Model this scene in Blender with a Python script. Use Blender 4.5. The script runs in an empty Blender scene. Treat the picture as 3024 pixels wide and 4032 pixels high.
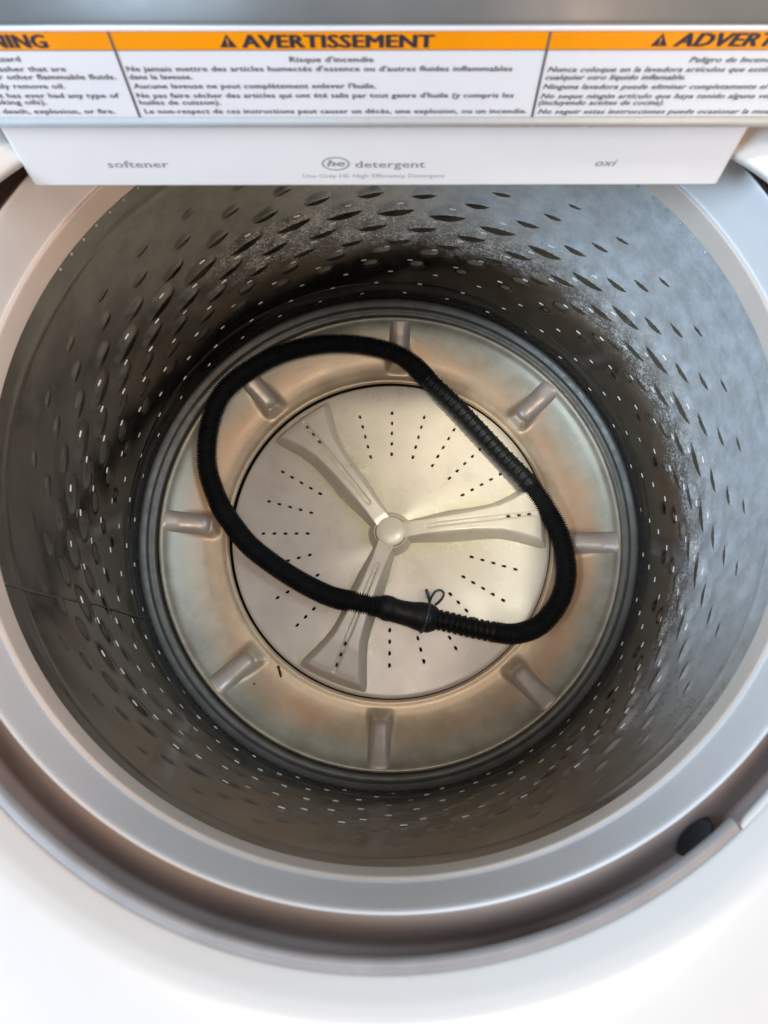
import bpy, math, random
import numpy as np
from mathutils import Matrix, Vector
def R(a):
    return a * (math.pi / 180)
PI = math.pi
random.seed(4)
rng = np.random.default_rng(7)
sc = bpy.context.scene
COL = sc.collection

# ------------------------------------------------------------------ camera
TH, RO = 0.20972, -0.028672
cam_d = bpy.data.cameras.new('camera')
cam = bpy.data.objects.new('camera', cam_d)
COL.objects.link(cam)
fw = Vector((0, math.sin(TH), -math.cos(TH)))
up = Vector((0, math.cos(TH), math.sin(TH)))
rt = Vector((1, 0, 0))
rt2 = rt * math.cos(RO) + up * math.sin(RO)
up2 = up * math.cos(RO) - rt * math.sin(RO)
m = Matrix((rt2, up2, -fw)).transposed().to_4x4()
m.translation = Vector((-0.0038, -0.1527, 0.8134))
cam.matrix_world = m
cam_d.sensor_fit = 'HORIZONTAL'
cam_d.sensor_width = 36.0
cam_d.lens = 36.04
cam_d.clip_start = 0.01
cam_d.clip_end = 50
cam_d.dof.use_dof = True
cam_d.dof.focus_distance = 0.74
cam_d.dof.aperture_fstop = 12.0
sc.camera = cam

# ------------------------------------------------------------------ world + lamps (indoors)
w = bpy.data.worlds.new('World')
sc.world = w
w.use_nodes = True
bg = w.node_tree.nodes['Background']
bg.inputs['Color'].default_value = (1.0, 0.93, 0.86, 1)
bg.inputs['Strength'].default_value = 0.22

def area(name, loc, target, size, power, color, size_y=None):
    d = bpy.data.lights.new(name, 'AREA')
    d.shape = 'RECTANGLE' if size_y else 'DISK'
    d.size = size
    if size_y: d.size_y = size_y
    d.energy = power
    d.color = color
    o = bpy.data.objects.new(name, d)
    COL.objects.link(o)
    o.location = loc
    o.rotation_euler = (Vector(target) - Vector(loc)).to_track_quat('-Z', 'Y').to_euler()
    return o
# cool daylight from a window on the left
area('window_light', (-1.55, -0.55, 1.55), (0.1, 0.05, 0.25), 0.9, 58, (0.60, 0.79, 1.0), 0.9)
# ceiling light over the laundry room
area('ceiling_light', (0.10, -0.35, 2.5), (0.0, 0.0, 0.2), 0.8, 20, (1.0, 0.86, 0.74))
# unseen cool fill added high on the right for the left ring and wall
area('cool_fill_right', (1.25, 0.30, 1.75), (-0.2, 0.0, 0.3), 0.6, 14, (0.60, 0.80, 1.0), 0.6)
# warm room light from the right
area('warm_light', (1.7, -1.1, 1.5), (0.0, -0.1, 0.3), 0.9, 28, (1.0, 0.66, 0.48))
# unseen spot added to brighten a patch on the floor of the basket
sd = bpy.data.lights.new('added_spot', 'SPOT')
sd.energy = 480; sd.color = (1.0, 0.97, 0.74); sd.spot_size = R(6.6); sd.spot_blend = 1.0; sd.shadow_soft_size = 0.14
so = bpy.data.objects.new('added_spot', sd)
COL.objects.link(so)
so.location = (0.62, 0.00, 2.1)
so.rotation_euler = (Vector((0.118, 0.095, 0)) - so.location).to_track_quat('-Z', 'Y').to_euler()

sc.view_settings.view_transform = 'Standard'
sc.view_settings.look = 'None'
sc.view_settings.exposure = 0.0
sc.view_settings.gamma = 1.0

# ------------------------------------------------------------------ helpers
WORLD = {}
def finish(o, parent):
    COL.objects.link(o)
    if parent is not None:
        o.parent = parent
        if parent.name in WORLD:
            o.matrix_parent_inverse = WORLD[parent.name].inverted()
    return o
def mesh_np(name, V, F, smooth=True):
    me = bpy.data.meshes.new(name)
    V = np.asarray(V, dtype=np.float32)
    if isinstance(F, np.ndarray):
        n = len(F); k = F.shape[1]
        me.vertices.add(len(V)); me.vertices.foreach_set('co', V.ravel())
        me.loops.add(n * k); me.loops.foreach_set('vertex_index', F.astype(np.int32).ravel())
        me.polygons.add(n)
        me.polygons.foreach_set('loop_start', np.arange(0, n * k, k, dtype=np.int32))
        me.update(calc_edges=True)
    else:
        me.from_pydata(V.tolist(), [], F)
        me.update()
    me.polygons.foreach_set('use_smooth', [smooth] * len(me.polygons))
    me.update()
    return me
def obj(name, me, mat, parent=None, label=None, kind=None):
    o = bpy.data.objects.new(name, me)
    if mat is not None and len(me.materials) == 0: me.materials.append(mat)
    finish(o, parent)
    if label: o['label'] = label
    if kind: o['kind'] = kind
    return o
def thing(name, loc, label, cat):
    o = bpy.data.objects.new(name, None)
    o.empty_display_size = 0.05
    COL.objects.link(o)
    o.location = loc
    o['label'] = label; o['category'] = cat
    WORLD[o.name] = Matrix.Translation(loc)
    return o
def grid_faces(nu, nv, wrap_u=False, flip=False):
    """verts index = v*nu + u"""
    uu = np.arange(nu if wrap_u else nu - 1); vv = np.arange(nv - 1)
    U, Vv = np.meshgrid(uu, vv)
    U = U.ravel(); Vv = Vv.ravel(); U2 = (U + 1) % nu
    a = Vv * nu + U; b = Vv * nu + U2; c = (Vv + 1) * nu + U2; d = (Vv + 1) * nu + U
    F = np.stack([a, b, c, d], -1)
    return F[:, ::-1].copy() if flip else F
def smoothstep(a, b, x):
    t = np.clip((x - a) / (b - a), 0, 1)
    return t * t * (3 - 2 * t)
def catmull(P, n_per=10):
    P = [Vector(p) for p in P]
    out = []
    for i in range(len(P) - 1):
        p0 = P[max(i - 1, 0)]; p1 = P[i]; p2 = P[i + 1]; p3 = P[min(i + 2, len(P) - 1)]
        for k in range(n_per):
            t = k / n_per
            out.append(0.5 * ((2 * p1) + (p2 - p0) * t + (2 * p0 - 5 * p1 + 4 * p2 - p3) * t * t + (3 * p1 - p0 - 3 * p2 + p3) * t ** 3))
    out.append(P[-1])
    return out
def round_profile(P, n_per=6):
    q = catmull([(p[0], p[1], 0) for p in P], n_per)
    return [(v.x, v.y) for v in q]
def lathe(name, prof, mat, parent, n=256, cx=0.0, cy=0.0, a0=0.0, a1=2 * PI, label=None):
    """prof: (r, z) list; full circle or an arc"""
    full = abs(a1 - a0 - 2 * PI) < 1e-6
    a = np.linspace(a0, a1, n, endpoint=not full)
    pr = np.array(prof)
    X = cx + pr[:, 0][:, None] * np.cos(a)[None]
    Y = cy + pr[:, 0][:, None] * np.sin(a)[None]
    Z = np.repeat(pr[:, 1][:, None], n, 1)
    me = mesh_np(name, np.stack([X, Y, Z], -1).reshape(-1, 3), grid_faces(n, len(pr), full))
    return obj(name, me, mat, parent, label)
def sweep(name, pts, rad, mat, parent, nseg=20, cap=True, closed=False, label=None):
    P = np.array([tuple(p) for p in pts]); n = len(P)
    rad = np.broadcast_to(np.asarray(rad, float), (n,))
    if closed: T = np.roll(P, -1, 0) - np.roll(P, 1, 0)
    else: T = np.gradient(P, axis=0)
    T /= np.linalg.norm(T, axis=1)[:, None] + 1e-12
    N = np.zeros_like(P)
    ref = np.array([0, 0, 1.0]) if abs(T[0, 2]) < 0.9 else np.array([1.0, 0, 0])
    prev = np.cross(T[0], np.cross(ref, T[0]))
    for i in range(n):
        v = prev - T[i] * (prev @ T[i]); v /= np.linalg.norm(v); N[i] = v; prev = v
    B = np.cross(T, N)
    a = np.linspace(0, 2 * PI, nseg, endpoint=False)
    V = P[:, None] + rad[:, None, None] * (np.cos(a)[None, :, None] * N[:, None] + np.sin(a)[None, :, None] * B[:, None])
    V = V.reshape(-1, 3)
    F = grid_faces(nseg, n, True)
    if closed:
        u = np.arange(nseg); u2 = (u + 1) % nseg
        F = np.vstack([F, np.stack([(n - 1) * nseg + u, (n - 1) * nseg + u2, u2, u], -1)])
    elif cap:
        c0 = len(V); V = np.vstack([V, P[:1], P[-1:]])
        u = np.arange(nseg); u2 = (u + 1) % nseg
        F = np.vstack([F, np.stack([np.full(nseg, c0), u2, u, u], -1)[:, [0, 1, 2, 2]] if False else np.zeros((0, 4), int)])
        Fl = F.tolist() + [[c0, int(b_), int(a_)] for a_, b_ in zip(u, u2)] + [[c0 + 1, int((n - 1) * nseg + a_), int((n - 1) * nseg + b_)] for a_, b_ in zip(u, u2)]
        return obj(name, mesh_np(name, V, Fl), mat, parent, label)
    return obj(name, mesh_np(name, V, F), mat, parent, label)
def box_mesh(name, x0, x1, y0, y1, z0, z1, bev=0.0, seg=3):
    import bmesh
    bm = bmesh.new()
    bmesh.ops.create_cube(bm, size=1)
    for v in bm.verts:
        v.co = Vector((x0 + (v.co.x + .5) * (x1 - x0), y0 + (v.co.y + .5) * (y1 - y0), z0 + (v.co.z + .5) * (z1 - z0)))
    if bev > 0:
        bmesh.ops.bevel(bm, geom=bm.edges[:], offset=bev, segments=seg, affect='EDGES', profile=0.5)
    me = bpy.data.meshes.new(name)
    bm.to_mesh(me); bm.free()
    return me

# ------------------------------------------------------------------ materials
class NT:
    def __init__(s, name):
        s.m = bpy.data.materials.new(name); s.m.use_nodes = True
        s.t = s.m.node_tree; s.b = s.t.nodes['Principled BSDF']
        s._c = None
    def n(s, typ, **kw):
        nd = s.t.nodes.new(typ)
        for k, v in kw.items(): setattr(nd, k, v)
        return nd
    def link(s, a, b): s.t.links.new(a, b)
    def co(s):
        if s._c is None: s._c = s.n('ShaderNodeTexCoord').outputs['Object']
        return s._c
    def noise(s, scale, detail=4, rough=0.6, vec=None, dist=0.0):
        nd = s.n('ShaderNodeTexNoise'); nd.inputs['Scale'].default_value = scale
        nd.inputs['Detail'].default_value = detail; nd.inputs['Roughness'].default_value = rough
        nd.inputs['Distortion'].default_value = dist
        s.link(vec if vec is not None else s.co(), nd.inputs['Vector'])
        return nd.outputs['Fac']
    def ramp(s, x, a, b, va=0.0, vb=1.0, smooth=True):
        nd = s.n('ShaderNodeMapRange'); nd.interpolation_type = 'SMOOTHSTEP' if smooth else 'LINEAR'
        for k, v in zip(('From Min', 'From Max', 'To Min', 'To Max'), (a, b, va, vb)): nd.inputs[k].default_value = v
        s.link(x, nd.inputs['Value']); return nd.outputs['Result']
    def math(s, op, a, b=None, clamp=False):
        nd = s.n('ShaderNodeMath', operation=op); nd.use_clamp = clamp
        for i, v in enumerate((a, b)):
            if v is None: continue
            if isinstance(v, (int, float)): nd.inputs[i].default_value = v
            else: s.link(v, nd.inputs[i])
        return nd.outputs[0]
    def mix(s, f, a, b):
        nd = s.n('ShaderNodeMix', data_type='RGBA')
        for k, v in ((0, f), (6, a), (7, b)):
            if isinstance(v, (int, float)): nd.inputs[k].default_value = v
            elif isinstance(v, tuple): nd.inputs[k].default_value = v + (1,)
            else: s.link(v, nd.inputs[k])
        return nd.outputs[2]
    def fmix(s, f, a, b):
        return s.math('ADD', s.math('MULTIPLY', f, s.math('SUBTRACT', b, a)) if not (isinstance(a, (int, float)) and isinstance(b, (int, float))) else s.math('MULTIPLY', f, b - a), a)
    def attr(s, name):
        nd = s.n('ShaderNodeAttribute'); nd.attribute_name = name; return nd.outputs['Fac']
    def bump(s, h, strength=0.2, dist=0.001):
        nd = s.n('ShaderNodeBump'); nd.inputs['Strength'].default_value = strength; nd.inputs['Distance'].default_value = dist
        s.link(h, nd.inputs['Height']); s.link(nd.outputs['Normal'], s.b.inputs['Normal'])
    def set(s, **kw):
        for k, v in kw.items():
            k = k.replace('_', ' ')
            i = s.b.inputs[k]
            if isinstance(v, tuple): i.default_value = v + (1,) if len(v) == 3 else v
            elif isinstance(v, (int, float)): i.default_value = v
            else: s.link(v, i)
        return s
def sepxyz(t):
    nd = t.n('ShaderNodeSeparateXYZ'); t.link(t.co(), nd.inputs[0]); return nd.outputs
def polar(t, cx=0.0, cy=0.0):
    x, y, z = sepxyz(t)
    x = t.math('SUBTRACT', x, cx); y = t.math('SUBTRACT', y, cy)
    r = t.math('SQRT', t.math('ADD', t.math('MULTIPLY', x, x), t.math('MULTIPLY', y, y)))
    return r, t.math('ARCTAN2', y, x), z
def plain(name, col, rough=0.4, var=0.06, scale=30, spec=0.5, metal=0.0, bump=0.0, coat=0.0):
    t = NT(name)
    n1 = t.noise(scale, 5)
    c2 = tuple(max(0, c * (1 - 2 * var)) for c in col)
    c1 = tuple(min(1, c * (1 + var)) for c in col)
    t.set(Base_Color=t.mix(t.ramp(n1, .3, .7), c2, c1), Roughness=t.ramp(t.noise(scale * 2.3, 3), .3, .7, rough * .85, rough * 1.15), Metallic=metal)
    t.b.inputs['Specular IOR Level'].default_value = spec
    if coat: t.set(Coat_Weight=coat, Coat_Roughness=.15)
    if bump: t.bump(t.noise(900, 3), bump, .0004)
    return t.m

M = {}
M['deck'] = plain('white_enamel', (.58, .57, .55), .30, .006, 8, coat=.3)
M['ring'] = plain('pale_grey_plastic', (.74, .74, .745), .38, .02, 14, bump=.05)
M['lip_plastic'] = plain('warm_grey_ring_plastic', (.62, .545, .48), .4, .03, 14)
M['gasket'] = plain('grey_seal_rubber', (.25, .24, .24), .42, .05, 40, bump=.08)
M['tub_cover'] = plain('shade_taupe_tub_plastic', (.40, .315, .28), .5, .04, 18, bump=.05)  # taupe puts the gap's shade and warm bounce into the colour
M['black'] = plain('black_cavity', (.006, .005, .005), .8, .1)
M['plug'] = plain('dark_plug_plastic', (.06, .062, .066), .6, .08)
M['drawer'] = plain('white_drawer_plastic', (.80, .81, .82), .42, .01, 20)
M['housing'] = plain('shade_tan_housing_plastic', (.42, .34, .29), .5, .05, 20)  # tan colour stands in for the shadowed gap beside the drawer
M['console'] = plain('grey_console_plastic', (.115, .12, .12), .38, .05, 12)
M['lip'] = plain('console_lip_plastic', (.46, .48, .49), .3, .03, 12)
M['label_white'] = plain('label_white_film', (.80, .82, .86), .35, .01, 20)
M['label_orange'] = plain('label_orange_film', (.95, .33, .0), .38, .02, 30)
M['ink'] = plain('dark_label_ink', (.035, .033, .045), .5, .05)
M['ink_body'] = plain('grey_label_ink', (.10, .10, .125), .5, .05)
M['ink_pale'] = plain('pale_grey_print', (.32, .33, .35), .5, .03)
M['hole'] = plain('white_tub_plastic', (.90, .88, .82), .22, .02)
M['steel_flange'] = plain('flange_steel', (.14, .137, .122), .46, .08, 50, metal=.6)
M['rubber'] = plain('black_hose_rubber', (.0065, .007, .0085), .58, .25, 60, spec=.3)
M['rubber2'] = plain('black_sleeve_rubber', (.0065, .007, .0075), .45, .15, 60, spec=.22)
M['wire'] = plain('blued_spring_wire', (.05, .085, .125), .35, .3, 300, metal=.5)
M['straw'] = plain('brown_straw', (.045, .018, .01), .7, .4, 400)
M['bead'] = plain('bright_rivet_steel', (.75, .73, .70), .25, .05, metal=.5)
M['cabinet'] = plain('white_cabinet_steel', (.78, .78, .77), .3, .02, 6)

def basket_material():
    t = NT('stained_stainless_steel')
    r, a, z = polar(t)
    n_lo = t.noise(9, 5, .65)
    n_mid = t.noise(55, 6, .7)
    n_hi = t.noise(420, 6, .75, dist=1.2)
    # lime film: thin veil over the upper wall, patchy
    up_ = t.ramp(z, .10, .21)
    veil = t.math('MULTIPLY', up_, t.ramp(t.math('ADD', t.math('MULTIPLY', n_mid, .5), t.math('MULTIPLY', n_hi, .5)), .35, .65, .80, 1.0))
    # crust speckle in a band, on the right and rear side mostly
    band = t.math('MULTIPLY', t.ramp(t.math('ADD', z, t.math('MULTIPLY', t.math('SUBTRACT', n_lo, .5), .09)), .105, .145), t.ramp(z, .225, .17))
    side = t.ramp(t.math('COSINE', t.math('SUBTRACT', a, R(42))), -.15, .6, .10, 1.0)
    crust = t.math('MULTIPLY', t.math('MULTIPLY', band, side), t.ramp(t.math('ADD', t.math('MULTIPLY', n_hi, .7), t.math('MULTIPLY', n_mid, .3)), .46, .58))
    veil_lit_side = t.ramp(t.math('COSINE', t.math('SUBTRACT', a, R(25))), -.10, .85, .10, 1.0)  # film favours the lit side, painting in the wall's light and dark
    film = t.math('MULTIPLY', veil, veil_lit_side)
    mask = t.math('MAXIMUM', t.math('MULTIPLY', film, .90), t.math('MULTIPLY', crust, .9), clamp=True)
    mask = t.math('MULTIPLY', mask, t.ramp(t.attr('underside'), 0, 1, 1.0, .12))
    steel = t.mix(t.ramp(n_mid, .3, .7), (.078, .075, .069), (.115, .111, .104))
    steel = t.mix(t.math('MULTIPLY', t.attr('underside'), .6), steel, (.05, .043, .035))  # extra darkness painted under the scoops, standing in for shade
    lime = t.mix(t.ramp(n_mid, .3, .7), (.47, .52, .56), (.60, .65, .69))
    lime = t.mix(crust, lime, (.78, .82, .84))
    t.set(Base_Color=t.mix(mask, steel, lime), Metallic=t.math('MULTIPLY', t.math('SUBTRACT', 1.0, mask), .92),
          Roughness=t.math('ADD', t.math('MULTIPLY', mask, .26), t.ramp(n_mid, .3, .7, .13, .20)))
    t.bump(t.math('ADD', t.math('MULTIPLY', n_hi, t.math('ADD', mask, .12)), t.math('MULTIPLY', n_mid, .4)), .14, .0005)
    return t.m
M['basket'] = basket_material()
def base_material():
    t = NT('tinted_base_pan')
    r, a, z = polar(t, .002, 0)
    n_lo = t.noise(7, 4, .6); n_mid = t.noise(30, 6, .65); n_hi = t.noise(500, 5, .8)
    tan = t.mix(t.ramp(n_mid, .3, .7), (.44, .335, .225), (.55, .44, .31))
    ol = t.mix(t.ramp(n_mid, .35, .65), (.32, .31, .245), (.44, .42, .33))
    f_out = t.math('MULTIPLY', t.ramp(t.math('ADD', r, t.math('MULTIPLY', t.math('SUBTRACT', n_mid, .5), .03)), .212, .232), .8)
    c = t.mix(f_out, tan, ol)
    org = t.math('MULTIPLY', t.math('MULTIPLY', t.ramp(r, .19, .207), t.ramp(r, .236, .218)), t.ramp(n_lo, .44, .60))
    c = t.mix(t.math('MULTIPLY', t.math('MULTIPLY', org, t.ramp(n_hi, .35, .6, .5, 1.0)), .75), c, (.66, .37, .20))  # orange painted in to stand for warm glints on the pan
    spk = t.math('MULTIPLY', t.ramp(n_hi, .60, .70), .25)
    c = t.mix(spk, c, (.62, .58, .48))
    t.set(Base_Color=c, Metallic=.30, Roughness=t.ramp(n_mid, .3, .7, .33, .42))
    t.bump(t.math('ADD', n_hi, n_mid), .12, .0005)
    return t.m
M['base'] = base_material()
M['rib'] = plain('mauve_grey_base_rib', (.50, .425, .36), .36, .06, 40, metal=.25)
def impeller_material(name, vane):
    t = NT(name)
    n_mid = t.noise(28, 5, .6); n_hi = t.noise(260, 6, .75, dist=.8); n_f = t.noise(60, 3, .5, dist=1.5)
    base = t.mix(t.ramp(n_mid, .3, .7), (.56, .49, .425), (.62, .55, .48))
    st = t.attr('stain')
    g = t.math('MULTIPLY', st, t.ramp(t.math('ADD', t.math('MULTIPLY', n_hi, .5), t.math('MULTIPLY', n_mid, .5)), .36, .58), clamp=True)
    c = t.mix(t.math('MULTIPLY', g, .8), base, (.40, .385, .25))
    fl = t.math('MULTIPLY', st, t.ramp(n_f, .62, .66), clamp=True)
    c = t.mix(t.math('MULTIPLY', fl, .45), c, (.72, .70, .60))
    t.set(Base_Color=c, Roughness=t.ramp(n_mid, .3, .7, .26, .36))
    t.set(Coat_Weight=.25, Coat_Roughness=.2)
    t.bump(n_hi, .06, .0005)
    return t.m
M['plate'] = impeller_material('stained_impeller_plastic', False)

# ------------------------------------------------------------------ the washing machine
Z_FLOOR = -0.52
wm = thing('washing_machine', (0, 0, Z_FLOOR), 'open white top-loading washing machine with stained steel basket, seen from above', 'washing machine')

# --- basket wall with scale-shaped scoops
NC, NS = 35, 48
PER = 360 / NC
DIM = [(.257, 2.2, .0068, .0015, .0006), (.231, 5.2, .0088, .0022, .0010), (.206, 9.3, .0118, .0030, .0015), (.180, 4.4, .0178, .0044, .0022),
       (.155, 9.3, .0142, .0037, .0020), (.131, 3.5, .0115, .0030, .0016), (.109, 7.3, .0092, .0024, .0013), (.085, 9.9, .0080, .0024, .0013)]
zz = np.linspace(.010, .3215, 312)
aa = np.arange(NS) / NS * PER
A, Z = np.meshgrid(aa, zz)
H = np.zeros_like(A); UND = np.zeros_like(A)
for zc, ac, hl, hh, h in DIM:
    da = (A - ac + PER / 2) % PER - PER / 2
    for sh in (-PER, 0, PER):
        s = R(da + sh) * .265 if sh else R(da) * .265
        if sh and hl < .02: pass
        t = (Z - zc) + .2 * s
        e = np.clip(1 - (s / hl) ** 2, 0, 1)
        wl = hh * e + 1e-6             # lens-shaped underside of the scale
        lo = wl + 1.75 * h * e ** .7
        q = np.clip((t + lo) / (wl + lo), 0, 1)
        prof = np.where(t < wl, q, 1 - smoothstep(0, 1, (t - wl) / (3.5 * hh)))
        H = np.maximum(H, h * e ** .7 * prof)
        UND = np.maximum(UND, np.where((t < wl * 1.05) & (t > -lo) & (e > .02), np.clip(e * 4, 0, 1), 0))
H += .0005 * np.sin(Z * 260) * smoothstep(.30, .27, Z) * 0
for k, zc in enumerate((.0135, .0185, .0235)):     # small embossed dots low on the wall
    dp = PER / 4
    da = (A + (k % 2) * dp / 2) % dp - dp / 2
    s = R(da) * .265
    H = np.maximum(H, .0009 * np.exp(-((s / .0016) ** 2 + ((Z - zc) / .0012) ** 2) ** 1.5))
for zc, hgt, wd in ((.047, .0006, .002), (.300, .0004, .004)):
    H = H + hgt * np.exp(-((Z - zc) / wd) ** 2)
Hf = np.tile(H, (1, NC))
AZ = R(1) * (np.tile(A, (1, NC)) + np.repeat(np.arange(NC) * PER, NS)[None])
# the drum is not perfectly round: slow dents of a few tenths of a millimetre
Hf = Hf + .0005 * np.sin(AZ * 3 + 1 + Z * 0) if False else Hf
Zt = np.tile(Z, (1, NC))
Hf = Hf + .00035 * np.sin(AZ * 11 + Zt * 30) * np.sin(Zt * 55 + AZ * 4)
rr = .265 - Hf
Vw = np.stack([rr * np.cos(AZ), rr * np.sin(AZ), Zt], -1).reshape(-1, 3)
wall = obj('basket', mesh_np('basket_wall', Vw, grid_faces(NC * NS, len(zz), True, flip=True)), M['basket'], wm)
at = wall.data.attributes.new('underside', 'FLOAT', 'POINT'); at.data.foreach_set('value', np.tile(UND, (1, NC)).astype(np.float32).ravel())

# --- drain holes: rounded slots with the white tub showing behind them
def pill_mesh(name, L, W, depth, n=7):
    prof = [(1.0, 0), (.95, depth * .6), (.7, depth), (0.0, depth * 1.15)]
    ring = []
    for k in range(n): ring.append((L / 2 - W / 2 + W / 2 * math.cos(-PI / 2 + PI * k / (n - 1)), W / 2 * math.sin(-PI / 2 + PI * k / (n - 1))))
    for k in range(n): ring.append((-(L / 2 - W / 2) + W / 2 * math.cos(PI / 2 + PI * k / (n - 1)), W / 2 * math.sin(PI / 2 + PI * k / (n - 1))))
    V, F = [], []
    N = len(ring)
    for s, d in prof[:-1]:
        for x, y in ring:
            sx = x - (1 - s) * W / 2 * (1 if x > 0 else -1)
            V.append((sx, y * s, d))
    V.append((0, 0, prof[-1][1]))
    for j in range(len(prof) - 2):
        for i in range(N):
            F.append([j * N + i, j * N + (i + 1) % N, (j + 1) * N + (i + 1) % N, (j + 1) * N + i])
    j = len(prof) - 2
    for i in range(N): F.append([j * N + i, j * N + (i + 1) % N, len(V) - 1])
    return mesh_np(name, V, F)
HOL = [(.193, 3.55, 1.0), (.168, 6.95, 1.0), (.144, 11.3, 1.0), (.120, 16.5, .95), (.096, 21.7, .9), (.072, 26.0, .85), (.049, 29.4, .8), (.0265, 32.9, .7)]
pm = pill_mesh('drain_hole', .0062, .0024, .0005)
pm.materials.append(M['hole'])
for c in range(NC):
    for zc, ac, s in HOL:
        az = R(ac + c * PER)
        j = int(round(((ac) % PER) / PER * NS)) % NS
        i = int(np.argmin(abs(zz - zc)))
        r0 = .265 - max(float(H[i, j]), 0) + .0001
        o = bpy.data.objects.new('drain_hole', pm)
        xd = Vector((-math.sin(az), math.cos(az), -.10)).normalized()
        nd = Vector((-math.cos(az), -math.sin(az), 0))
        yd = nd.cross(xd).normalized()
        mt = Matrix((xd * s, yd * s, nd)).transposed().to_4x4()
        mt.translation = Vector((r0 * math.cos(az), r0 * math.sin(az), zc))
        finish(o, wall); o.matrix_basis = mt
# --- rivet heads round the top edge of the steel wall
bm_ = pill_mesh('rivet', .0026, .0022, .0011, 5); bm_.materials.append(M['bead'])
for k in range(121):
    az = R(k * 360 / 121 + .6)
    if not (28 < math.degrees(az) < 152): continue
    o = bpy.data.objects.new('rivet', bm_)
    xd = Vector((-math.sin(az), math.cos(az), 0)); nd = Vector((-math.cos(az), -math.sin(az), 0)); yd = nd.cross(xd)
    mt = Matrix((xd, yd, nd)).transposed().to_4x4(); mt.translation = Vector((.2649 * math.cos(az), .2649 * math.sin(az), .3185))
    finish(o, wall); o.matrix_basis = mt
# --- weld seam of the wall on the left
az = R(-160.4); a2 = R(-162.6)
zs_ = np.linspace(.006, .321, 40)
pts = []
for q in zs_:
    azq = R(np.interp(q, [0, .17, .32], [-162.9, -160.2, -158.0])) * 0 + R(-160.6) + R(.25) * math.sin(q * 30)
    pts.append((.2646 * math.cos(azq), .2646 * math.sin(azq), q))
sweep('weld_seam', pts, .0007, M['steel_flange'], wall, 6)

# --- stepped flange between wall and base pan
prof = round_profile([(.2655, .0115), (.2652, .0098), (.2638, .0076), (.2612, .0056), (.2590, .0042), (.2578, .0020), (.2560, .0004), (.2535, -.0002), (.2514, -.0014), (.2502, -.0032), (.2488, -.006)], 4)
lathe('basket_flange', prof, M['steel_flange'], wm, 360)
fm = pill_mesh('flange_dimple', .0022, .0012, .0004, 4); fm.materials.append(M['steel_flange'])

# --- base pan
BX = .002
BR = np.array([.178, .1795, .181, .183, .186, .190, .196, .204, .212, .220, .228, .236, .241, .2445, .2465, .2485, .2495, .2500])
BZ = np.array([-.0265, -.0247, -.0242, -.0245, -.0248, -.0245, -.0238, -.0220, -.0190, -.0155, -.0118, -.0078, -.0045, -.0008, .0004, -.0002, -.0025, -.006])
def z_base(r):
    return np.interp(r, BR, BZ)
rs = np.concatenate([np.linspace(.178, .24, 46), np.linspace(.241, .2500, 16)])
pb = round_profile(list(zip(BR, BZ)), 8)
pbr = np.array([p[0] for p in pb]); pbz = np.array([p[1] for p in pb])
na = 1440
az_ = np.arange(na) / na * 2 * PI
RR, AA = np.meshgrid(rs, az_, indexing='ij')
ZZ = np.interp(RR, pbr, pbz)
RIBS = [R(85.5 - 45 * k) for k in range(8)]
sk = np.zeros_like(RR)
for ra in RIBS:
    dt = ((AA - ra + PI) % (2 * PI) - PI)
    tt = dt * RR
    ln = smoothstep(.186, .199, RR) * (1 - smoothstep(.238, .2445, RR))
    sk = np.maximum(sk, ln * np.exp(-(tt / .0115) ** 4))
ZZ = ZZ + sk * np.clip(-.0115 - ZZ, 0, .011) * .55
Vb = np.stack([BX + RR * np.cos(AA), RR * np.sin(AA), ZZ], -1).reshape(-1, 3)
base = obj('base_pan', mesh_np('base_pan', Vb, grid_faces(na, len(rs), True)), M['base'], wm)
# ribs: smooth fingers running in from the rim
def rib_mesh():
    nl, nw = 26, 17
    V = []
    for i in range(nl):
        r = .1935 + (.2452 - .1935) * i / (nl - 1)
        for j in range(nw):
            q = -1 + 2 * j / (nw - 1)
            f = min(1, (r - .1935) / .0125)
            wdt = .0128 * math.sqrt(max(0.0, 1 - (1 - f) ** 2)) + .0004
            g_ = min(1.0, (.2454 - r) / .0025)
            bz = float(np.interp(r, pbr, pbz))
            crown = float(np.interp(r, [.1935, .197, .203, .215, .230, .244], [-.0205, -.0160, -.0130, -.0098, -.0060, .0002]))
            crown = bz + (crown - bz) * (1 - (1 - max(g_, 0)) ** 2) * (1 - (1 - f) ** 3)
            V.append((r, q * wdt, bz - .0030 + (crown - bz + .0030) * max(1 - abs(q) ** 2.8, 0) ** .75))
    return mesh_np('rib', V, grid_faces(nw, nl, flip=True))
rm = rib_mesh(); rm.materials.append(M['rib'])
for ra in RIBS:
    o = bpy.data.objects.new('rib', rm); finish(o, base)
    o.matrix_basis = Matrix.Translation((BX, 0, .0004)) @ Matrix.Rotation(ra, 4, 'Z')

# --- dark cavity below the impeller
IX, IY = .003, -.001
prof = [(.0, -.05), (.1, -.05), (.1785, -.05), (.1795, -.045), (.1798, -.0275)]
lathe('sump', prof, M['black'], wm, 128, IX, IY)

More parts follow.
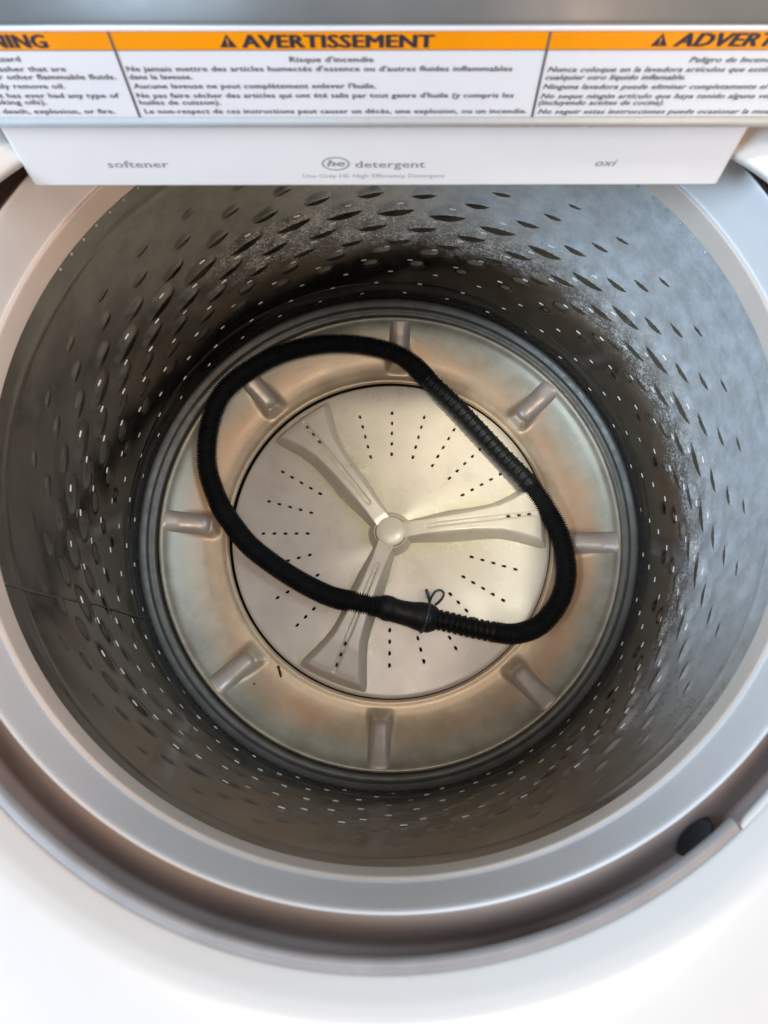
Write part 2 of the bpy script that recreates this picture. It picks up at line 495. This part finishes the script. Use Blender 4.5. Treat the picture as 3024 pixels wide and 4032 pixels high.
# --- impeller plate
VA = [R(6.0), R(126.2), R(-113.6)]
def vane_hw(r):      # half-width at the foot of a vane
    return np.interp(r, [.014, .034, .055, .070, .090, .105, .118, .132, .145, .157, .166], [.0125, .0150, .0178, .0190, .0190, .0198, .0216, .0262, .0318, .0372, .0400])
def vane_tw(r):      # half-width of its flat top
    return np.interp(r, [.014, .034, .06, .09, .12, .135, .150, .160, .166], [.0080, .0068, .0070, .0088, .0120, .0165, .0225, .0280, .034])
def z_plate(r):
    return -.0235 + .0050 * (1 - (r / .177) ** 2)
nr, na = 120, 720
rs = np.concatenate([np.linspace(.004, .1720, nr - 8), np.linspace(.1730, .1760, 8)])
az_ = np.arange(na) / na * 2 * PI
RR, AA = np.meshgrid(rs, az_, indexing='ij')
edge = np.clip((RR - .1720) / .0040, 0, 1)
ZZ = z_plate(RR) + .0011 * np.cos(3 * (AA - VA[0]) + PI * .8) * np.sin(np.clip(RR / .17, 0, 1) * PI) ** 2 + .0004 * np.cos(5 * AA + 40 * RR) - .0035 * (1 - np.sqrt(np.clip(1 - edge ** 2, 0, 1)))
Vp = np.stack([RR * np.cos(AA), RR * np.sin(AA), ZZ], -1).reshape(-1, 3)
n_top = len(Vp)
Vp = np.vstack([Vp, Vp - np.array([0, 0, .005])])
F = grid_faces(na, len(rs), True)
Fb = F[:, ::-1] + n_top
i0 = np.arange(na); i1 = (i0 + 1) % na
L = (len(rs) - 1) * na
Fo = np.stack([L + i0, L + n_top + i0, L + n_top + i1, L + i1], -1)[:, ::-1]
Fi = np.stack([i0, i1, n_top + i1, n_top + i0], -1)[:, ::-1]
plate_me = mesh_np('impeller_plate', Vp, np.vstack([F, Fb, Fo, Fi]))
plate_me.flip_normals() if False else None
def cutter(slots):
    """slots: (x, y, angle, L, W, z0, z1) rounded slots joined in one cutter mesh"""
    V, Fc = [], []
    for x, y, an, L_, W_, z0, z1 in slots:
        ring = []
        for k in range(6): ring.append((L_ / 2 - W_ / 2 + W_ / 2 * math.cos(-PI / 2 + PI * k / 5), W_ / 2 * math.sin(-PI / 2 + PI * k / 5)))
        for k in range(6): ring.append((-(L_ / 2 - W_ / 2) + W_ / 2 * math.cos(PI / 2 + PI * k / 5), W_ / 2 * math.sin(PI / 2 + PI * k / 5)))
        b = len(V); N = len(ring); ca, sa = math.cos(an), math.sin(an)
        for z in (z0, z1):
            for px, py in ring: V.append((x + px * ca - py * sa, y + px * sa + py * ca, z))
        Fc.append([b + N + i for i in range(N)])
        Fc.append([b + i for i in reversed(range(N))])
        for i in range(N): Fc.append([b + i, b + (i + 1) % N, b + N + (i + 1) % N, b + N + i])
    return mesh_np('cutter', V, Fc, False)
def boolean(me, cut):
    a = bpy.data.objects.new('tmp_a', me); b = bpy.data.objects.new('tmp_b', cut)
    COL.objects.link(a); COL.objects.link(b)
    md = a.modifiers.new('b', 'BOOLEAN'); md.operation = 'DIFFERENCE'; md.object = b; md.solver = 'EXACT'
    dg = bpy.context.evaluated_depsgraph_get()
    res = bpy.data.meshes.new_from_object(a.evaluated_get(dg))
    bpy.data.objects.remove(a); bpy.data.objects.remove(b)
    return res
slots = []
for v in (6.0, 126.0, -114.0):
    for k in (22.5, 37.5, 52.5, 67.5, 82.5, 97.5):
        for j in range(5):
            r = .0917 + .01235 * j
            a_ = R(v + k - .8)
            slots.append((r * math.cos(a_), r * math.sin(a_), a_, .0046, .0027, -.04, .0))
plate_me = boolean(plate_me, cutter(slots))
def add_stain(me, fn):
    co = np.empty(len(me.vertices) * 3, np.float32); me.vertices.foreach_get('co', co); co = co.reshape(-1, 3)
    at = me.attributes.new('stain', 'FLOAT', 'POINT'); at.data.foreach_set('value', fn(co).astype(np.float32))
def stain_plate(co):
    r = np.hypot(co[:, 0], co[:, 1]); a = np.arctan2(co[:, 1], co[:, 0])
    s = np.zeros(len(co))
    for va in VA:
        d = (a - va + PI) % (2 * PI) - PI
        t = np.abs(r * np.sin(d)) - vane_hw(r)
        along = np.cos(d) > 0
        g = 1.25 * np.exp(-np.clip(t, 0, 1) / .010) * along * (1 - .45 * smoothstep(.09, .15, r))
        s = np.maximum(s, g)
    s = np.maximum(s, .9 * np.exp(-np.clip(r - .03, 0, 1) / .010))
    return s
add_stain(plate_me, stain_plate)
plate = obj('impeller', plate_me, M['plate'], wm)
plate.location = (IX, IY, 0)
WORLD[plate.name] = Matrix.Identity(4)

# --- vanes: flared blades with a groove and three slots
def vane_mesh():
    nl, nw = 150, 61
    V = []
    rv = np.linspace(.012, .1668, nl)
    for i, r in enumerate(rv):
        hw = float(vane_hw(r)); tw = float(vane_tw(r))
        top = float(np.interp(r, [.012, .02, .05, .09, .13, .155, .1600, .1668], [.0195, .0210, .0235, .0225, .0195, .0160, .0140, .0]))
        for j in range(nw):
            q = (-1 + 2 * j / (nw - 1))
            q = math.copysign(abs(q) ** .9, q)
            y = q * hw
            k = 1 - smoothstep(tw, hw, abs(y)) if hw > tw else 1.0
            k = k ** .9
            z = z_plate(r) - .0012 + (top + .0012) * k
            # shallow trough with rounded ends
            dl = max(0, .0400 - r, r - .1545)
            g = 1 - smoothstep(.0017, .0029, math.hypot(y, dl))
            z -= .0018 * g * (1 if top > .004 else 0)
            # curved outer end (fish-tail): the middle is pulled in
            rr_ = r - .0035 * (1 - q * q) * smoothstep(.13, .166, r) * -1
            V.append((rr_, y, z))
    return V, nl, nw
V, nl, nw = vane_mesh()
V = np.array(V); n0 = len(V)
Vb = V.copy(); Vb[:, 2] = -.027
Vv = np.vstack([V, Vb])
F = grid_faces(nw, nl, flip=True)
bd = list(range(nw)) + [i * nw + nw - 1 for i in range(1, nl)] + [(nl - 1) * nw + j for j in range(nw - 2, -1, -1)] + [i * nw for i in range(nl - 2, 0, -1)]
bd = np.array(bd); b2 = np.roll(bd, -1)
side = np.stack([bd, bd + n0, b2 + n0, b2], -1)[:, ::-1]
vme = mesh_np('vane', Vv, np.vstack([F, F[:, ::-1] + n0, side]))
vme = boolean(vme, cutter([(r, 0, 0, .0046, .0027, -.0250, .01) for r in (.1285, .1405, .1520)]))
def stain_vane(co):
    x, y = co[:, 0], np.abs(co[:, 1])
    hw = vane_hw(x)
    s = smoothstep(.80, .98, y / hw) * .9
    g = np.exp(-(y / .0028) ** 2) * (x > .04) * (x < .158) * .8
    return np.maximum(s, g)
add_stain(vme, stain_vane)
for va in VA:
    o = obj('vane', vme, M['plate'], plate)
    o.matrix_basis = Matrix.Rotation(va, 4, 'Z')
# slot floors inside vanes are dark
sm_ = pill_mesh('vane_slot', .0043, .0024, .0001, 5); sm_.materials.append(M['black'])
for va in VA:
    for r in (.1285, .1405, .1520):
        o = bpy.data.objects.new('vane_slot', sm_); finish(o, plate)
        o.matrix_basis = Matrix.Rotation(va, 4, 'Z') @ Matrix.Translation((r, 0, float(z_plate(r)) + .0035))
# hub and cap
def stained(o, v=.0):
    at = o.data.attributes.new('stain', 'FLOAT', 'POINT'); at.data.foreach_set('value', np.full(len(o.data.vertices), v, np.float32)); return o
hub = stained(lathe('hub', round_profile([(.030, -.0215), (.024, -.0175), (.0200, -.0060), (.0184, -.0010), (.0176, -.0002), (.0170, -.0008), (.0168, -.004)], 5), M['plate'], plate, 96), .35)
cp = round_profile([(.0163, -.006), (.0163, -.0002), (.0158, .0012), (.0145, .0022), (.010, .0032), (.005, .0037), (.0001, .0038)], 5)
stained(lathe('hub_cap', cp, M['plate'], plate, 96), .12)
lathe('hub_gap', [(.0158, -.0032), (.0172, -.0032)], M['black'], plate, 64)

# --- plastic balance ring above the steel wall
prof = round_profile([(.2668, .3212), (.2656, .3210), (.2646, .3214), (.2642, .3226), (.2643, .3300), (.2645, .3400), (.2650, .3425), (.2664, .3434)], 5)
lathe('ring_lip', prof, M['lip_plastic'], wm, 360)
prof = round_profile([(.2660, .3425), (.2668, .3440), (.2674, .3460), (.2678, .3560), (.2684, .3700), (.2690, .3810), (.2694, .3860), (.2700, .3885), (.2709, .3894), (.2720, .3888), (.2728, .3860)], 5)
lathe('balance_ring', prof, M['ring'], wm, 360)

# --- deck with its opening
OX, OY = -.0038, -.0095
def r_open(az, base_r=.2716):
    c, s = math.cos(az), math.sin(az)
    base_r *= 1 - .024 * c * c
    # rear edge: a shallow arc
    cx_, cy_, RR_ = 0.0, -.281, .47
    ox, oy = OX - cx_, OY - cy_
    b = ox * c + oy * s; cc = ox * ox + oy * oy - RR_ * RR_
    t = -b + math.sqrt(b * b - cc)
    # tilt of the rear arc
    k = 40.0 / .27
    if s <= 0: return base_r
    t2 = t * (1 - .03 * c)
    p = 14
    return (base_r ** -p + t2 ** -p) ** (-1 / p) if t2 < .5 else base_r
def ring_sheet(name, prof, mat, parent, n=360, a0=0, a1=2 * PI, wob=0.0, label=None):
    """prof: (offset from the opening edge, z)"""
    full = abs(a1 - a0 - 2 * PI) < 1e-6
    az = np.linspace(a0, a1, n, endpoint=not full)
    ro = np.array([r_open(a) for a in az])
    pr = np.array(prof)
    rad = ro[None] + pr[:, 0][:, None]
    X = OX + rad * np.cos(az)[None]; Y = OY + rad * np.sin(az)[None]; Zz = np.repeat(pr[:, 1][:, None], n, 1)
    me = mesh_np(name, np.stack([X, Y, Zz], -1).reshape(-1, 3), grid_faces(n, len(pr), full))
    return obj(name, me, mat, parent, label)
# deck skin: curls down into the opening, crease, then runs out to the cabinet sides
prof = [(.0105, .4135), (.0088, .4150), (.0078, .4172)] + round_profile([(.0070, .4195), (.0077, .4213), (.0095, .4228), (.0130, .4252), (.0160, .4272), (.0188, .4287), (.024, .4307), (.031, .4320), (.042, .4332), (.054, .4340), (.066, .4343)], 4)
n = 360
az = np.arange(n) / n * 2 * PI
ro = np.array([r_open(a) for a in az])
pr = np.array(prof)
rad = ro[None] + pr[:, 0][:, None]
def sq(a):       # outline of the cabinet (rounded square)
    c, s = abs(math.cos(a)), abs(math.sin(a)); p = 10
    return .345 * (c ** p + s ** p) ** (-1 / p)
outer = np.array([sq(a) + .025 for a in az])
rows_r = [r_ for r_ in rad]; rows_z = [np.full(n, z) for z in pr[:, 1]]
for f, dz in ((.35, .0004), (.7, -.0006), (.93, -.004), (1.0, -.012), (1.004, -.03), (1.004, -.9)):
    rows_r.append(rad[-1] + (outer - rad[-1]).clip(.004) * f); rows_z.append(np.full(n, .4343 + dz))
X = OX + np.array(rows_r) * np.cos(az)[None]; Y = OY + np.array(rows_r) * np.sin(az)[None]
obj('top_deck', mesh_np('top_deck', np.stack([X, Y, np.array(rows_z)], -1).reshape(-1, 3), grid_faces(n, len(rows_r), True)), M['deck'], wm)
# rubber seal round the opening: a seam at the front left, an open end at the right
gp = round_profile([(.0090, .4165), (.0060, .4162), (.0020, .4160), (.0004, .4175), (.0004, .4195), (.0014, .4212), (.0032, .4220), (.0044, .4214), (.0054, .4211), (.0066, .4209), (.0080, .4200), (.0090, .4178)], 4)
ring_sheet('opening_seal', gp, M['gasket'], wm, 200, R(-107.8), R(-52.9))
gp2 = [(a_ + .0003, z_ - .0002) for a_, z_ in gp]
ring_sheet('opening_seal', gp2, M['gasket'], wm, 260, R(-196), R(-107.75))
gp3 = [(.0090, .4160), (.0060, .4155), (.0048, .4165), (.0050, .4190), (.0062, .4202), (.0080, .4203)]
ring_sheet('opening_seal', round_profile(gp3, 4), M['deck'], wm, 200, R(-52.7), R(14))
# tub cover wall seen in the gap between ring and deck
prof = round_profile([(.2712, .3886), (.2735, .3874), (.2775, .3838), (.2830, .3778), (.2880, .3720), (.2940, .3660), (.2990, .3720), (.3010, .3850), (.3000, .4100), (.3000, .4180)], 5)
n_ = 256
lathe('tub_cover', prof, M['tub_cover'], wm, 256)
# plug in that wall
pl = R(-57.0)
pc = Vector((.2878 * math.cos(pl), .2878 * math.sin(pl), .3735))
nd = Vector((math.cos(pl) * .66, math.sin(pl) * .66, .75)).normalized(); xd = Vector((-math.sin(pl), math.cos(pl), 0))
pv = [(0, .0018)]; V, F = [(0, 0, .0022)], []
for rr0, dz in ((.0112, .0006), (.0124, .0014), (.0132, -.002)):
    for k in range(40): V.append((rr0 * math.cos(2 * PI * k / 40), rr0 * 1.0 * math.sin(2 * PI * k / 40), dz))
for k in range(40): F.append([0, 1 + k, 1 + (k + 1) % 40])
for j in range(2):
    for k in range(40): F.append([1 + j * 40 + k, 1 + (j + 1) * 40 + k, 1 + (j + 1) * 40 + (k + 1) % 40, 1 + j * 40 + (k + 1) % 40])
po = obj('plug', mesh_np('plug', V, F), M['plug'], wm)
mt = Matrix((xd, nd.cross(xd), nd)).transposed().to_4x4(); mt.translation = pc
po.matrix_basis = mt
# outer tub hidden behind the basket keeps stray light out
lathe('outer_tub', [(.0005, -.075), (.285, -.075), (.290, -.05), (.290, .335)], M['tub_cover'], wm, 96)

# --- drawer and console at the rear
U = Vector((math.cos(RO), math.sin(RO), 0)); Nr = Vector((-math.sin(RO), math.cos(RO), 0))
TILT = R(7)
UP = Nr * math.sin(TILT) + Vector((0, 0, math.cos(TILT)))
ROT = -.0036
def frame(origin, rot=0.0):
    u = (U * math.cos(rot) + UP * math.sin(rot)); v = UP * math.cos(rot) - U * math.sin(rot)
    nrm = u.cross(v)
    mt = Matrix((u, v, nrm)).transposed().to_4x4(); mt.translation = Vector(origin)
    return mt
FD = frame((-.004, .136, .40), -.002)
me = box_mesh('dispenser_drawer', -.2058, .2064, 0, .058, -.13, 0, .0028, 4)
me.polygons.foreach_set('use_smooth', [True] * len(me.polygons))
drawer = obj('dispenser_drawer', me, M['drawer'], wm); drawer.matrix_basis = FD
md = drawer.modifiers.new('w', 'WEIGHTED_NORMAL')
me = box_mesh('drawer_housing', -.2125, .2115, .018, .075, -.16, -.007, .002, 2)
hs = obj('drawer_housing', me, M['housing'], wm); hs.matrix_basis = FD

TXT = []
def text_mesh(body, cap, width=None, left=None, right=None, center=None, v=0.0, bold=0.0, shear=0.0, pitch=None):
    cu = bpy.data.curves.new('t', 'FONT')
    cu.body = body; cu.resolution_u = 2; cu.shear = shear; cu.offset = 0
    cu.size = 1.0; cu.space_character = 1.04
    o = bpy.data.objects.new('t', cu); COL.objects.link(o)
    dg = bpy.context.evaluated_depsgraph_get()
    me = bpy.data.meshes.new_from_object(o.evaluated_get(dg))
    bpy.data.objects.remove(o)
    co = np.empty(len(me.vertices) * 3, np.float32); me.vertices.foreach_get('co', co); co = co.reshape(-1, 3)
    x0, x1 = co[:, 0].min(), co[:, 0].max()
    sy = cap / .70
    sx = width / (x1 - x0) if width else (pitch if pitch else sy)
    co[:, 0] = (co[:, 0] - x0) * sx; co[:, 1] *= sy; co[:, 2] = 0
    W = (x1 - x0) * sx
    off = left if left is not None else (right - W if right is not None else center - W / 2)
    co[:, 0] += off; co[:, 1] += v
    me.vertices.foreach_set('co', co.ravel()); me.update()
    if bold:
        n = 3 if bold < .03 else 5
        step = bold * sy * .9
        V, F = [], []
        pf = [list(p.vertices) for p in me.polygons]
        for k in range(n):
            b = len(V)
            V += [(x + (k - (n - 1) / 2) * step, y + (.4 * step if k % 2 else -.4 * step), k * 2e-5) for x, y, _ in co.tolist()]
            F += [[b + i for i in p] for p in pf]
        return mesh_np('t', V, F, False)
    return me
def join_meshes(name, mes):
    V, F = [], []
    for me in mes:
        b = len(V); V += [tuple(v.co) for v in me.vertices]; F += [[b + i for i in p.vertices] for p in me.polygons]
    return mesh_np(name, V, F, False)
def printed(name, mes, mat, parent, fr, lift):
    o = obj(name, join_meshes(name, mes), mat, parent)
    o.matrix_basis = fr @ Matrix.Translation((0, 0, lift)); return o
# printing on the drawer
def ell_ring(cx, cy, a, b, w_, n=48):
    V, F = [], []
    for k in range(n):
        t = 2 * PI * k / n
        V.append((cx + a * math.cos(t), cy + b * math.sin(t), 0)); V.append((cx + (a - w_) * math.cos(t), cy + (b - w_) * math.sin(t), 0))
    for k in range(n):
        i = 2 * k; j = 2 * ((k + 1) % n); F.append([i, j, j + 1, i + 1])
    return mesh_np('e', V, F, False)
printed('softener_print', [text_mesh('softener', .0052, width=.0353, left=-.1550, v=.0164, bold=.018)], M['ink_pale'], drawer, Matrix.Identity(4), .0002)
printed('detergent_print', [text_mesh('detergent', .0052, width=.0405, left=-.0108, v=.0160, bold=.018),
                            text_mesh('he', .0048, width=.0100, center=-.0222, v=.0172, bold=.03, shear=.25), ell_ring(-.0222, .0190, .0081, .0052, .0009)], M['ink_pale'], drawer, Matrix.Identity(4), .0002)
printed('oxi_print', [text_mesh('oxi', .0052, width=.0122, left=.1286, v=.0170, bold=.018, shear=.25)], M['ink_pale'], drawer, Matrix.Identity(4), .0002)
M['ink_faint'] = plain('faint_grey_print', (.46, .47, .49), .5, .03)
printed('detergent_note_print', [text_mesh('Use Only HE High Efficiency Detergent', .0032, width=.0840, left=-.0422, v=.0080)], M['ink_faint'], drawer, Matrix.Identity(4), .0002)

FL = frame((-.0038, .1360, .4490), ROT)
# console: cross-section swept along u
def extrude_u(name, prof, u0, u1, mat, parent, fr, smooth=True):
    """prof: (v, n) points; closed along u"""
    V = []; k = len(prof)
    for u_ in (u0, u1):
        for v_, n_ in prof: V.append((u_, v_, n_))
    F = [[i, i + 1, k + i + 1, k + i] for i in range(k - 1)]
    F.append(list(range(k))[::-1]); F.append([k + i for i in range(k)])
    me = mesh_np(name, V, F, smooth)
    me.polygons[-1].use_smooth = False; me.polygons[-2].use_smooth = False
    o = obj(name, me, mat, parent); o.matrix_basis = fr; return o
pr = [(.0, -.09), (-.0005, -.006)] + round_profile([(.0002, -.004), (.0010, -.0015), (.0032, .0), (.0056, .0004), (.0074, -.0003), (.0088, -.0010)], 4) + [(.0585, -.0010), (.0605, -.0010)]
extrude_u('console_front', pr + [(.0605, -.09)], -.31, .31, M['lip'], wm, FL)
hood = round_profile([(.0605, -.020), (.0608, -.0030), (.0618, -.0020), (.0632, -.0026), (.0680, -.0060), (.0760, -.0125), (.0850, -.0210), (.0950, -.0330), (.1020, -.0480), (.1060, -.0700)], 4)
extrude_u('console_hood', hood + [(.06, -.10)], -.31, .31, M['console'], wm, FL)
lab = obj('warning_label', box_mesh('warning_label', -.305, .305, .0090, .0603, -.0009, -.0005, 0), M['label_white'], wm); lab.matrix_basis = FL
obj('orange_band', box_mesh('orange_band', -.305, .305, .0489, .0587, -.0005, -.0003), M['label_orange'], lab)
I4 = Matrix.Identity(4)
def bar(u0, u1, v0, v1, z=0):
    return mesh_np('b', [(u0, v0, z), (u1, v0, z), (u1, v1, z), (u0, v1, z)], [[0, 1, 2, 3]], False)
for bb in (bar(-.1243, -.1232, .0092, .0587), bar(.0838, .0849, .0092, .0587)):
    printed('column_rule', [bb], M['ink_body'], lab, I4, -.00015)
for bb in (bar(-.305, .305, .0486, .0490), bar(-.305, .305, .0586, .0589)):
    printed('band_rule', [bb], M['ink_body'], lab, I4, -.0002)
def warn_tri(x, v0, s):
    # triangle with an exclamation mark cut out of it
    V = [(x, v0, 0), (x + s, v0, 0), (x + s / 2, v0 + s * .86, 0)]
    return mesh_np('w', V, [[0, 1, 2]], False)
heads = [text_mesh('WARNING', .0070, width=.0520, right=-.1553, v=.0503, bold=.034),
         text_mesh('AVERTISSEMENT', .0068, width=.0911, left=-.0615, v=.0503, bold=.034),
         text_mesh('ADVERTENCIA', .0070, width=.0830, left=.1446, v=.0508, bold=.034, shear=.25),
         warn_tri(-.0726, .0503, .0082), warn_tri(.1335, .0508, .0080), warn_tri(-.2185, .0503, .0082)]
printed('heading_print', heads, M['ink'], lab, I4, -.0002)
def excl(x, v0, s): return [bar(x + s * .46, x + s * .54, v0 + s * .24, v0 + s * .58), bar(x + s * .46, x + s * .54, v0 + s * .09, v0 + s * .17)]
printed('warning_mark_print', excl(-.0726, .0503, .0082) + excl(.1335, .0508, .0080) + excl(-.2185, .0503, .0082), M['label_orange'], lab, I4, -.0001)
CP = .0031
fr_l = [("Risque d'incendie", .0423, -.0401, .0409), ("Ne jamais mettre des articles humectés d'essence ou d'autres fluides inflammables", .0371, -.1214, .1908), ("dans la laveuse.", .0325, -.1216, .0316),
        ("Aucune laveuse ne peut complètement enlever l'huile.", .0271, -.1211, .1230), ("Ne pas faire sécher des articles qui ont été salis par tout genre d'huile (y compris les", .0214, -.1212, .1937),
        ("huiles de cuisson).", .0171, -.1211, .0422), ("Le non-respect de ces instructions peut causer un décès, une explosion, ou un incendie.", .0115, -.1200, .2011)]
body = [text_mesh(s_, CP, width=w_, left=l_, v=v_, bold=.019) for s_, v_, l_, w_ in fr_l]
PT = .00305 * .76 / .62
en = [("Fire Hazard", .0427, -.1719, .026), ("Never place items in the washer that are", .0371, -.1518, .098), ("dampened with gasoline or other flammable fluids.", .0325, -.1283, .122),
      ("No washer can completely remove oil.", .0271, -.1561, .091), ("Do not dry anything that has ever had any type of", .0214, -.1306, .118), ("oil on it (including cooking oils).", .0173, -.1695, .079),
      ("Doing so can result in death, explosion, or fire.", .0115, -.1358, .114)]
body += [text_mesh(s_, CP, width=w_, right=r_, v=v_, bold=.019) for s_, v_, r_, w_ in en]
es = [("Peligro de Incendio", .0420, .1553, .044), ("Nunca coloque en la lavadora artículos que estén humedecidos con gasolina o", .0366, .0871, .176), ("cualquier otro líquido inflamable.", .0321, .0869, .0700),
      ("Ninguna lavadora puede eliminar completamente el aceite.", .0266, .0867, .1290), ("No seque ningún artículo que haya tenido alguna vez cualquier tipo de aceite", .0209, .0866, .174),
      ("(incluyendo aceites de cocina).", .0168, .0864, .0650), ("No seguir estas instrucciones puede ocasionar la muerte, explosión o incendio.", .0112, .0870, .180)]
body += [text_mesh(s_, CP, width=w_, left=l_, v=v_, bold=.019, shear=.25) for s_, v_, l_, w_ in es]
printed('body_print', body, M['ink_body'], lab, I4, -.0002)

# ------------------------------------------------------------------ the hose
hose = thing('drain_hose', (0, 0, -.02), 'black corrugated drain hose looped on the basket floor with a wire-clamped cuff', 'hose')
HP = [(-.0046, -.0826), (-.0208, -.0797), (-.037, -.0757), (-.0631, -.0686), (-.0962, -.0512), (-.1292, -.0285), (-.1541, -.0069), (-.1747, .0206), (-.1860, .0400), (-.1964, .0713), (-.198, .0967), (-.1945, .122), (-.1874, .1440), (-.1757, .1635), (-.1523, .1839), (-.1224, .2020), (-.0913, .2129), (-.0585, .2181), (-.0239, .2170), (.0106, .2087), (.0340, .1950), (.0508, .1757), (.0798, .1433), (.1058, .1118), (.1313, .0803), (.1552, .051), (.1741, .0218), (.1864, -.0053), (.1914, -.0459), (.1819, -.0785), (.1600, -.1040), (.1325, -.1132), (.1086, -.1105), (.0837, -.1051), (.0599, -.0985), (.0448, -.0952), (.0320, -.0925), (.0115, -.0874), (-.0046, -.0826), (-.0120, -.0815)]
pts3 = []
for x, y in HP:
    r = math.hypot(x - BX, y)
    zb = float(z_base(min(r, .245))) if r > .178 else float(z_plate(r))
    pts3.append((x, y, zb + .0117))
# lift where it crosses the vanes
for i, (x, y, z) in enumerate(pts3):
    r = math.hypot(x, y); a_ = math.atan2(y, x)
    for va in VA:
        d = abs((a_ - va + PI) % (2 * PI) - PI) * r
        if r < .172: z += .0085 * math.exp(-(d / .035) ** 2)
    pts3[i] = (x, y, z)
path = np.array([tuple(p) for p in catmull(pts3, 60)])
seg = np.linalg.norm(np.diff(path, axis=0), axis=1); S = np.concatenate([[0], np.cumsum(seg)]); LT = S[-1]
def s_at(x, y, lo=0.0, hi=1e9):
    d = np.hypot(path[:, 0] - x, path[:, 1] - y) + np.where((S < lo) | (S > hi), 9, 0)
    return S[int(np.argmin(d))]
sA = s_at(.0508, .1757); sB = s_at(.1580, .047); sC = s_at(.1086, -.1105); sD = s_at(.0480, -.0958, LT * .7)
def stretch(s0, s1, step):
    n = max(4, int((s1 - s0) / step)); s = np.linspace(s0, s1, n + 1)
    return s, np.stack([np.interp(s, S, path[:, k]) for k in range(3)], -1)
def fine(name, s0, s1):
    pitch = .0025
    s, P = stretch(s0, s1, pitch / 8)
    ph = (s - s0) / pitch * 2 * PI
    r = .0102 + .0013 * np.sign(np.cos(ph)) * np.abs(np.cos(ph)) ** .6
    return sweep(name, P, r, M['rubber'], hose, 22)
fine('corrugated_tube', 0.0, sA)
fine('corrugated_tube', sB, sC)
# straight sleeve with spaced rings
s, P = stretch(sA - .001, sB + .001, .0005)
ph = ((s - sA) / .0082) % 1.0
r = .0098 + .0011 * np.exp(-((ph - .5) / .09) ** 2) - .0005 * np.exp(-((ph - .30) / .05) ** 2)
r = r + .0009 * np.exp(-np.abs(s - sA) / .003) + .0006 * np.exp(-np.abs(s - sB) / .003)
sweep('ringed_sleeve', P, r, M['rubber2'], hose, 28)
# coarse ribs by the cuff
s, P = stretch(sC - .001, sD + .002, .0005)
ph = (s - sC) / .0063 * 2 * PI
r = .0104 + .0009 * np.sin(ph) + .0004 * np.sin(2 * ph + .6)
sweep('coarse_ribbed_tube', P, r, M['rubber2'], hose, 28)
# smooth cuff
s, P = stretch(sD - .001, LT + .0, .0006)
q = (s - s[0]) / (s[-1] - s[0])
r = np.interp(q, [0, .03, .08, .13, .19, .26, .33, .45, .60, .76, .80, .88, .94, 1.0], [.0110, .0128, .0142, .0155, .0153, .0156, .0150, .0134, .0127, .0127, .0134, .0137, .0131, .0112])
P = P.copy(); P[:, 2] += .002 * np.sin(PI * q)
cuff = sweep('cuff', P, r, M['rubber'], hose, 32)
sE = LT
# wire clamp
k = int(.20 * (len(P) - 1)); c0 = Vector(P[k]); T = Vector(P[k + 2] - P[k - 2]).normalized()
side_ = T.cross(Vector((0, 0, 1))).normalized(); upv = side_.cross(T).normalized()
T2 = (T + side_ * .10).normalized()
side_ = (side_ - T2 * side_.dot(T2)).normalized(); upv = side_.cross(T2).normalized()
n_ = 64; ringp = []
for i in range(n_):
    t = 2 * PI * i / n_
    ringp.append(c0 + side_ * (.0160 * math.cos(t)) + upv * (.0160 * math.sin(t)))
clamp = sweep('wire_clamp', ringp, .0016, M['wire'], hose, 10, closed=True)
# its two ends: a straight stub and a loop
stub = [(.0415, -.0775, .006), (.0405, -.0740, .0085), (.0390, -.0690, .0100), (.0380, -.0655, .0100)]
sweep('clamp_end', catmull(stub, 8), .0018, M['wire'], clamp, 10)
loop = [(.0410, -.0785, .006), (.0440, -.0725, .0085), (.0480, -.0678, .0095), (.0530, -.0670, .0095), (.0560, -.0700, .0090), (.0548, -.0745, .0080), (.0510, -.0788, .0060), (.0470, -.0815, .0040)]
sweep('clamp_loop', catmull(loop, 8), .0014, M['wire'], clamp, 10)

# ------------------------------------------------------------------ debris on the base pan
def shard(name, x0, y0, x1, y1, r_, label, cat):
    d0 = math.hypot(x0 - BX, y0)
    z = float(z_base(d0)) + r_ * 1.1
    z1 = float(z_base(math.hypot(x1 - BX, y1))) + r_ * 1.1
    mid = ((x0 + x1) / 2 + .0003, (y0 + y1) / 2, (z + z1) / 2 + .0003)
    o = sweep(name, catmull([(x0, y0, z), mid, (x1, y1, z1)], 4), [r_ * .7, r_, r_ * 1.1, r_ * .9, r_, r_ * 1.15, r_, r_ * .8, r_ * .6], M['straw'], None, 6)
    o['label'] = label; o['category'] = cat
    return o
shard('straw_fragment', -.1218, -.1391, -.1182, -.1515, .0014, 'dark brown straw sliver lying on the base pan, front left of the impeller', 'debris')
shard('debris_speck', -.1466, -.1568, -.1446, -.1576, .0007, 'tiny dark speck beside the front left rib, left of the brown sliver', 'debris')
